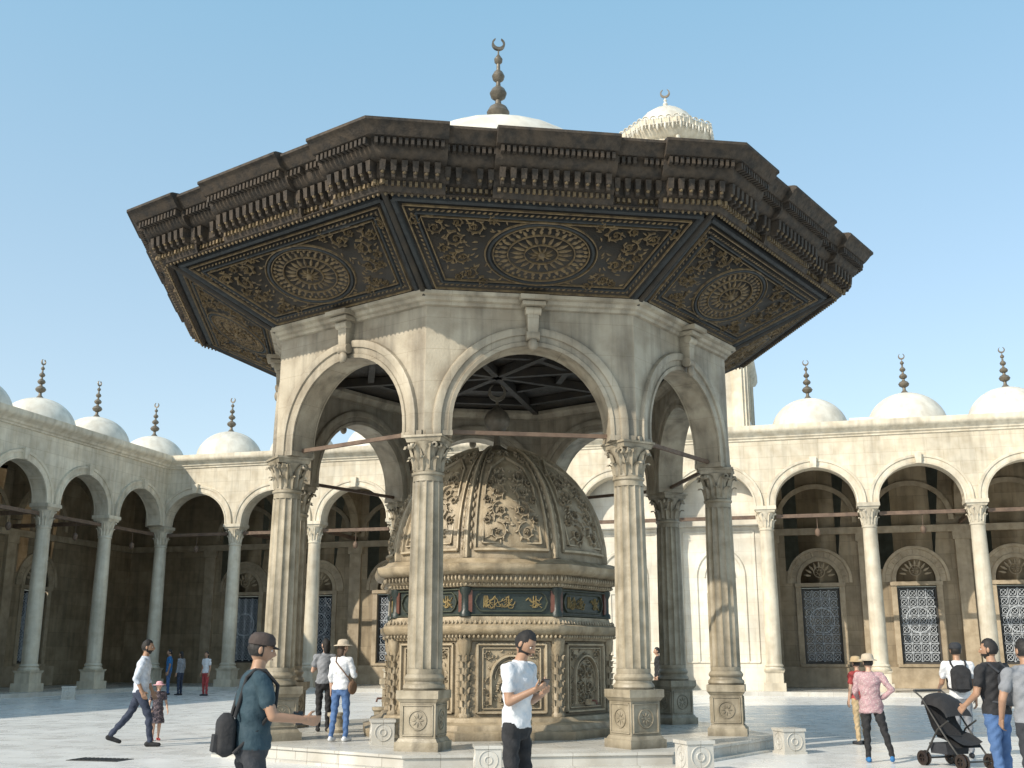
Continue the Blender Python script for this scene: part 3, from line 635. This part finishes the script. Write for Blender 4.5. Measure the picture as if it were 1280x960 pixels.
def person(name,loc,heading,h,arms,legs,cols,sleeve='short',lean=0,turn=0,tilt=0,hair='short',hat=None,beard=False,vox=.013,fem=False,skirt=None,curls=(.35,.35),palms=((-1,0,0),(1,0,0)),bag=None,phone=None,skin=None,neckf=0,build=1.0,hemz=.90,bagz=1.2,sling=None):
    k=h/1.75; skin=skin or SK; E=empty(name,loc,rad(heading-90)); V3=Vector
    sw=.165 if fem else .19; ctop,cbot,csh,chair=cols
    prims=[]
    hz=.93; hips=[V3((s_*.088,0,hz)) for s_ in (1,-1)]
    feet=[]
    for i,(th,shn) in enumerate(legs):
        kn=hips[i]+V3(th).normalized()*.43; an=kn+V3(shn).normalized()*.42; feet.append((kn,an))
    low=min(f[1].z for f in feet)-.075; dz=-low
    up=V3((0,0,dz)); hips=[p+up for p in hips]; feet=[(a+up,b+up) for a,b in feet]
    Z=dz
    sp=lambda z:lean*(z-.95)
    bb=build
    if fem: tr=[(.88,.165,.115),(.96,.17,.12),(1.08,.135,.10),(1.2,.145,.115),(1.29,.155,.125),(1.37,.155,.10),(1.43,.115,.075),(1.47,.06,.06)]
    else: tr=[(.88,.158,.118),(.98,.158,.12),(1.1,.155,.115),(1.22,.168,.12),(1.31,.182,.122),(1.38,.185,.108),(1.43,.14,.085),(1.475,.068,.065)]
    tr[0]=(hemz,tr[0][1]*1.06,tr[0][2]*1.06)
    R=[(0,sp(z),z+Z,rx*bb,ry*bb) for z,rx,ry in tr]; prims.append(('loft',R,0))
    R2=[(0,sp(z),z+Z,rx*bb,ry*bb) for z,rx,ry in ((.80,.13,.09),(.86,.155,.112),(.93,.16,.117),(1.0,.15,.11))]; prims.append(('loft',R2,1))
    nk=V3((0,sp(1.47),1.46+Z)); hd=V3((0,sp(1.6)+.02+neckf,1.625+Z)); prims.append(('cap',nk,hd-V3((0,0,.05)),.055 if not fem else .046,.052 if not fem else .044,2))
    rs=(.95 if fem else 1.0)
    wr=[];
    for i,(u,f) in enumerate(arms):
        s_=1 if i==0 else -1; s0=V3((s_*(sw*bb),sp(1.41),1.405+Z)); el=s0+V3(u).normalized()*.285; w=el+V3(f).normalized()*.25
        lab_u=2 if sleeve in('none','short') else 0
        prims.append(('cap',s0,el,.052*rs,.041*rs,lab_u)); prims.append(('cap',el,w,.041*rs,.028*rs,2))
        if sleeve=='short': prims.append(('cap',V3((s_*.12,sp(1.41),1.41+Z)),s0+(el-s0)*.12,.062,.066,0)); prims.append(('cap',s0,s0+(el-s0)*.58,.064*rs,.061*rs,0))
        if sleeve=='long': prims.append(('cap',V3((s_*.12,sp(1.41),1.41+Z)),s0,.062,.062,0)); prims.append(('cap',s0,el,.062*rs,.052*rs,0)); prims.append(('cap',el,el+(w-el)*.86,.052*rs,.04*rs,0))
        if sleeve=='roll': prims.append(('cap',V3((s_*.12,sp(1.41),1.41+Z)),s0,.062,.062,0)); prims.append(('cap',s0,el,.062*rs,.054*rs,0)); prims.append(('cap',el,el+(w-el)*.3,.054*rs,.05*rs,0))
        wr.append((w,(w-el).normalized()))
    for i in range(2):
        kn,an=feet[i]
        lt=1 if not (skirt) else 2
        prims.append(('cap',hips[i]-V3((0,0,.03)),kn,.088*bb,.062,lt)); prims.append(('cap',kn,an+V3((0,0,.03)) ,.062,.046 if skirt is None else .035,lt))
        fd=V3((.12*(1 if i==0 else -1),1,0)); 
        if an.z>.1+0: fd.z=-min(.9,(an.z-.075)*4)
        fd.normalize(); b=an+V3((0,0,-.03))
        prims.append(('cap',b-fd*.045+V3((0,0,-.004)),b+fd*.15+V3((0,0,-.012)),.043,.034,3))
    if skirt: prims.append(('loft',[(0,sp(z),z+Z,rx,ry) for z,rx,ry in skirt],0))
    parts=[]
    for p in prims:
        if p[0]=='cap': parts.append(caps_mesh(p[1],p[2],p[3],p[4]))
        else: parts.append(loft_mesh(p[1]))
    me=remesh(parts,vox,3)
    nf=len(me.polygons); C=np.zeros(nf*3); me.polygons.foreach_get('center',C); C=C.reshape(-1,3)
    best=np.full(nf,1e9); lab=np.zeros(nf,int)
    for p in prims:
        if p[0]=='cap':
            a=np.array(p[1]);b=np.array(p[2]);ab=b-a; t=np.clip(((C-a)@ab)/(ab@ab),0,1); dd=np.linalg.norm(C-(a+t[:,None]*ab),axis=1)-(p[3]+(p[4]-p[3])*t); l=p[5]
        else:
            R_=np.array(p[1]); zz=C[:,2]; o=np.argsort(R_[:,2]); Rz=R_[o]
            cx=np.interp(zz,Rz[:,2],Rz[:,0]);cy=np.interp(zz,Rz[:,2],Rz[:,1]);rx=np.interp(zz,Rz[:,2],Rz[:,3]);ry=np.interp(zz,Rz[:,2],Rz[:,4])
            dd=(np.sqrt(((C[:,0]-cx)/rx)**2+((C[:,1]-cy)/ry)**2)-1)*np.minimum(rx,ry); ov=np.maximum(0,np.maximum(Rz[0,2]-zz,zz-Rz[-1,2])); dd=np.where(ov>0,np.maximum(dd,0)+ov,dd); l=p[2]
        m=dd<best; best[m]=dd[m]; lab[m]=l
    me.polygons.foreach_set('material_index',lab)
    while len(me.materials): me.materials.pop()
    for m_ in (ctop,cbot,skin,csh): me.materials.append(m_)
    nv=len(me.vertices); X=np.zeros(nv*3); me.vertices.foreach_get('co',X); X=X.reshape(-1,3); Nn=np.zeros(nv*3); me.vertices.foreach_get('normal',Nn); Nn=Nn.reshape(-1,3)
    cl=np.zeros(nv); 
    for pl in me.polygons:
        if lab[pl.index] in (0,1):
            for vi in pl.vertices: cl[vi]=1
    ph=random.uniform(0,6)
    d_=.006*(np.sin(X[:,2]*38+X[:,0]*22+ph+2*np.sin(X[:,1]*17))+.7*np.sin(X[:,2]*61-X[:,0]*35+X[:,1]*40+ph*2)*np.sin(X[:,0]*20+ph))
    X+=Nn*(d_*cl)[:,None]; me.vertices.foreach_set('co',X.ravel())
    me.shade_smooth(); me.update()
    o=inst('body',me,E); 
    head_obj(E,hd*k,turn,tilt,k,skin,chair,hair,hat,beard)
    for i,(w,d) in enumerate(wr):
        hm=hand_mesh(w,d,palms[i],1 if i==0 else -1,curls[i],.0055 if vox<.014 else .008)
        while len(hm.materials): hm.materials.pop()
        hm.materials.append(skin); hm.shade_smooth(); q=inst('hand_%d'%(i+1),hm,E); q.scale=(k,k,k)
    o.scale=(k,k,k)
    if bag:
        col,size=bag; mb=MB(); w_,d_,h_=size; zc=bagz+Z; rows=[]
        yb=sp(bagz)-.115*bb-d_/2
        for t in range(13):
            f=t/12; zz=zc-h_/2+h_*f; q=math.sin(min(1,f*6+.15)*PI/2)*math.cos(max(0,(f-.75)/.25)*PI/2*.8)
            rows.append([(w_/2*q*abs(math.cos(a))**.5*(1 if math.cos(a)>0 else -1),yb+d_/2*q*abs(math.sin(a))**.5*(1 if math.sin(a)>0 else -1),zz) for a in [2*PI*j/24 for j in range(25)]])
        mb.grid(rows); mb.add(rows[0][:-1],[tuple(range(24))]); mb.add(rows[-1][:-1],[tuple(range(24))])
        mb.box((0,yb-d_/2-.005,zc-h_*.18),(w_*.7,.05,h_*.38),tp=(.9,.6))
        for s_ in (-1,1): mb.tube([(s_*.09,yb+d_/2-.02,zc+h_*.4),(s_*.11,sp(1.43)-.09,1.42+Z),(s_*.11,sp(1.43)-.03,1.475+Z),(s_*.115,sp(1.43)+.05,1.465+Z),(s_*.13,sp(1.35)+.125*bb,1.36+Z),(s_*.15,sp(1.2)+.115*bb,1.2+Z),(s_*.165,sp(1.1)+.02,1.05+Z),(s_*.12,yb+d_/2-.02,zc-h_*.4)],.015,8)
        b=mb.obj('backpack',[col],E,ang=50); b.scale=(k,k,k)
    if sling:
        mb=MB(); s_=sling[1]
        mb.ell((s_*.22,.02,.93+Z),(.06,.13,.12),14,10); mb.tube([(s_*.21,.0,1.03+Z),(s_*.12,-.135*bb,1.2+Z),(-s_*.06,-.12*bb,1.38+Z),(-s_*.10,-.02,1.475+Z),(-s_*.06,.12*bb,1.36+Z),(s_*.12,.14*bb,1.15+Z),(s_*.21,.04,1.03+Z)],.011,6)
        b=mb.obj('shoulder_bag',[sling[0]],E); b.scale=(k,k,k)
    if phone is not None:
        w,d=wr[phone]; mb=MB(); p=w+d*.10+V3(palms[phone]).normalized()*.022
        up2=V3(palms[phone]).normalized()
        mb.M=Matrix.Translation(p)@ up2.to_track_quat('Z','Y').to_matrix().to_4x4(); mb.box((0,0,0),(.075,.15,.009)); mb.M=None
        q=mb.obj('phone',[EYD],E); q.scale=(k,k,k)
    return E
black=cm_((.018,.018,.02)); dark=cm_((.03,.033,.04)); white=cm_((.66,.67,.69)); navy=cm_((.03,.04,.07)); teal=cm_((.022,.05,.068)); jeans=cm_((.07,.14,.30)); grey=cm_((.22,.23,.25)); pinkp=cm_((.40,.25,.27),.85,(45,(.5,.45,.42))); tan=cm_((.45,.34,.2)); redc=cm_((.35,.05,.05)); blue=cm_((.03,.16,.38)); pale=cm_((.55,.60,.68)); pink=cm_((.75,.42,.45)); floral=cm_((.04,.035,.05),.85,(40,(.4,.3,.3))); hb=hairm((.012,.01,.009)); hbr=hairm((.06,.035,.02)); ltan=cm_((.5,.42,.32)); brn=cm_((.16,.09,.05)); cap_=cm_((.05,.035,.03))
dn=((.0,.02,-1),(0,-.05,-1)); st=[dn,dn]
rl=lambda s_:((s_*.15,-.05,-1),(s_*.05,.25,-1))
person('man_reading_phone',(.04,10.0,0),-32,1.72,[((.12,.12,-1),(-.35,.85,.42)),((-.2,-.02,-1),(.62,.8,.25))],[((.05,.02,-1),(.0,-.02,-1)),((-.06,.04,-1),(0,-.06,-1))],(white,black,dark,hb),'short',lean=.06,turn=.1,tilt=.5,beard=True,vox=.009,curls=(.55,.6),palms=((-.3,-.25,.9),(.3,-.2,.9)),phone=0,neckf=.035)
person('man_with_backpack',(-1.88,8.2,0),22,1.66,[((.15,.35,-1),(-.15,1,-.12)),((-.15,.15,-1),(.25,.95,-.12))],[((.05,.1,-1),(.0,-.05,-1)),((-.05,-.1,-1),(0,-.15,-1))],(teal,dark,dark,hb),'short',lean=.02,turn=-.1,tilt=.15,hat=('cap',cap_),vox=.009,curls=(.4,.5),palms=((-1,0,.2),(.6,0,.8)),phone=1,bag=(black,(.24,.14,.32)),bagz=1.0,build=1.15)
person('walking_man',(-6.32,19.1,0),12,1.79,[((.1,-.35,-1),(-.1,.45,-.9)),((-.15,.1,-1),(.1,.5,-1))],[((.03,.42,-1),(.02,.12,-1)),((-.03,-.42,-1),(-.02,-.78,-1))],(pale,navy,black,hb),'roll',lean=.06,beard=True,vox=.012)
person('girl_in_sunhat',(-6.42,20.4,0),-60,1.02,[((.25,.0,-1),(.1,.4,-.8)),((-.25,.1,-1),(-.1,.4,-.8))],[((.02,.08,-1),(0,0,-1)),((-.02,-.06,-1),(0,-.1,-1))],(floral,floral,redc,hbr),'short',hat=(.19,pink),vox=.016,fem=True,skirt=[(.52,.25,.23),(.7,.21,.19),(.9,.17,.13),(1.05,.13,.1)],skin=SK2,hair='long',build=1.1)
person('woman_in_grey_top',(-3.30,19.7,.2),100,1.58,[rl(1),((-.25,.2,-1),(.3,.7,.2))],st,(grey,black,black,hb),'short',fem=True,hair='long',vox=.013,skin=SK2,turn=.5)
person('woman_in_straw_hat',(-2.66,17.45,.2),70,1.52,[((.2,.25,-1),(-.3,.8,.1)),rl(-1)],[((.03,.1,-1),(0,-.02,-1)),((-.03,-.08,-1),(0,-.2,-1))],(white,jeans,white,hbr),'roll',fem=True,hair='long',hat=(.17,ltan),vox=.013,skin=SK2,turn=-.4,sling=(brn,1))
person('woman_in_pink_blouse',(5.2,16.3,0),75,1.50,[((.55,-.15,-.8),(-.6,.35,-.5)),((-.2,.1,-1),(.15,.7,-.3))],[((.22,-.05,-1),(.22,-.12,-1)),((-.03,.05,-1),(0,0,-1))],(pinkp,black,blue,hb),'long',fem=True,hat=(.16,ltan),lean=-.02,vox=.013,skin=SK2,turn=.3,hemz=.80,build=1.15)
person('woman_in_red_scarf',(6.02,19.5,0),110,1.46,[rl(1),rl(-1)],st,(redc,tan,dark,hb),'short',fem=True,hat=(.16,tan),vox=.014,skin=SK2)
person('man_in_white_shirt',(6.78,17.0,0),80,1.68,[rl(1),((-.2,.2,-1),(0,.8,-.3))],st,(white,grey,dark,hb),'short',hat=('cap',dark),vox=.013,bag=(black,(.3,.16,.42)))
person('man_in_black_shirt',(5.42,12.6,0),120,1.68,[((.25,0,-1),(.05,.3,-1)),((-.2,.15,-1),(.1,.7,-.5))],[((.05,.05,-1),(0,-.05,-1)),((-.05,-.05,-1),(0,-.12,-1))],(black,jeans,dark,hb),'short',beard=True,vox=.011,turn=.4,bag=(dark,(.3,.17,.42)),build=1.15)
person('man_in_grey_shirt',(5.16,11.2,0),100,1.66,[rl(1),((-.3,.1,-1),(.2,.5,-.8))],st,(grey,dark,dark,hb),'short',vox=.012,build=1.15)
person('distant_man',(-13.2,43,0),200,1.7,[rl(1),rl(-1)],st,(blue,jeans,dark,hb),'short',vox=.018)
person('distant_woman',(-12.6,42.5,0),160,1.62,[rl(1),rl(-1)],st,(grey,navy,dark,hb),'long',vox=.018,fem=True,hair='long')
person('distant_woman',(-11.5,42,0),240,1.62,[rl(1),rl(-1)],st,(white,redc,dark,hb),'short',vox=.018,fem=True,hair='long')
person('distant_man',(4.45,34,0),180,1.72,[rl(1),rl(-1)],st,(black,black,dark,hb),'long',vox=.018)
ST=empty('baby_stroller',(6.1,15.7,0),rad(20))
mb=MB()
for s_ in (-1,1):
    mb.tube([(s_*.24,-.42,.1),(s_*.24,-.1,.45),(s_*.24,.28,.92),(s_*.24,.42,1.0)],.013,8); mb.tube([(s_*.24,.32,.1),(s_*.24,.0,.5),(s_*.24,-.22,.62)],.013,8)
mb.tube([(-.24,.42,1.0),(.24,.42,1.0)],.018,8); mb.tube([(-.24,.32,.1),(.24,.32,.1)],.012,8); mb.tube([(-.24,-.42,.1),(.24,-.42,.1)],.012,8)
mb.obj('frame',[M_fr],ST)
mb=MB()
for x in (-.27,-.21,.21,.27):
    for y in (-.42,.32): mb.lathe([(.055,-.014),(.095,-.016),(.102,0),(.095,.016),(.055,.014),(.055,-.014)],(x,y,.102),20,axis='x'); mb.box((x,y,.102),(.012,.15,.015)); mb.box((x,y,.102),(.012,.015,.15))
mb.obj('wheels',[EYD],ST)
mb=MB()
sec=[(-.34,.30),(-.22,.36),(-.1,.40),(.02,.42),(.12,.55),(.2,.75),(.24,.86)]
mb.grid([[(x,y,z+.04*abs(x/.2)**3) for y,z in sec] for x in (-.21,-.12,0,.12,.21)]); mb.grid([[(x,y+.03,z-.03) for y,z in sec] for x in (-.21,0,.21)])
mb.grid([[(.22*math.cos(a)*1.02,.2-.38*math.sin(b),.62+.36*math.cos(b)*(.55+.45*math.sin(a))) for a in [PI*j/12 for j in range(13)]] for b in [(-.3+1.7*i/6) for i in range(7)]])
mb.obj('seat_and_hood',[black],ST)
mb=MB(); mb.box((0,.08,.24),(.36,.32,.14),tp=(1.1,1.05)); mb.obj('storage_basket',[dark],ST)
# ================================================================ LIGHT
el=34; hx,hy=-.766,-.643
W=bpy.data.worlds.new('World'); S.world=W; W.use_nodes=True; nt=W.node_tree; bg=nt.nodes['Background']
sk=nt.nodes.new('ShaderNodeTexSky'); sk.sky_type='NISHITA'; sk.sun_disc=False; sk.sun_elevation=rad(el); sk.sun_rotation=math.atan2(hx,hy); sk.air_density=1.0; sk.dust_density=1.2; sk.ozone_density=1.4
tc=nt.nodes.new('ShaderNodeTexCoord'); sp=nt.nodes.new('ShaderNodeSeparateXYZ'); nt.links.new(tc.outputs['Generated'],sp.inputs[0])
mr=nt.nodes.new('ShaderNodeMapRange'); mr.inputs[1].default_value=.05; mr.inputs[2].default_value=.55; nt.links.new(sp.outputs[2],mr.inputs[0])
hz=mix(nt,(2.5,2.65,2.3),(1.25,2.45,2.95),mr.outputs[0])
hz=mix(nt,sk.outputs[0],hz,1.0,'ADD')
nt.links.new(hz,bg.inputs[0]); bg.inputs[1].default_value=.135
l=bpy.data.lights.new('sun','SUN'); l.energy=5.0; l.angle=rad(.5); l.color=(1,.91,.77); lo=bpy.data.objects.new('sun',l); S.collection.objects.link(lo)
dv=Vector((hx*math.cos(rad(el)),hy*math.cos(rad(el)),math.sin(rad(el)))); lo.rotation_euler=dv.to_track_quat('Z','Y').to_euler()
cd=bpy.data.cameras.new('camera'); co=bpy.data.objects.new('camera',cd); S.collection.objects.link(co); S.camera=co
co.location=(0,0,1.5); co.rotation_euler=(rad(90+14.06),0,0); cd.sensor_width=36; cd.lens=37.97; cd.clip_end=3000; cd.clip_start=.1
S.view_settings.view_transform='Standard'; S.view_settings.look='None'; S.view_settings.exposure=0
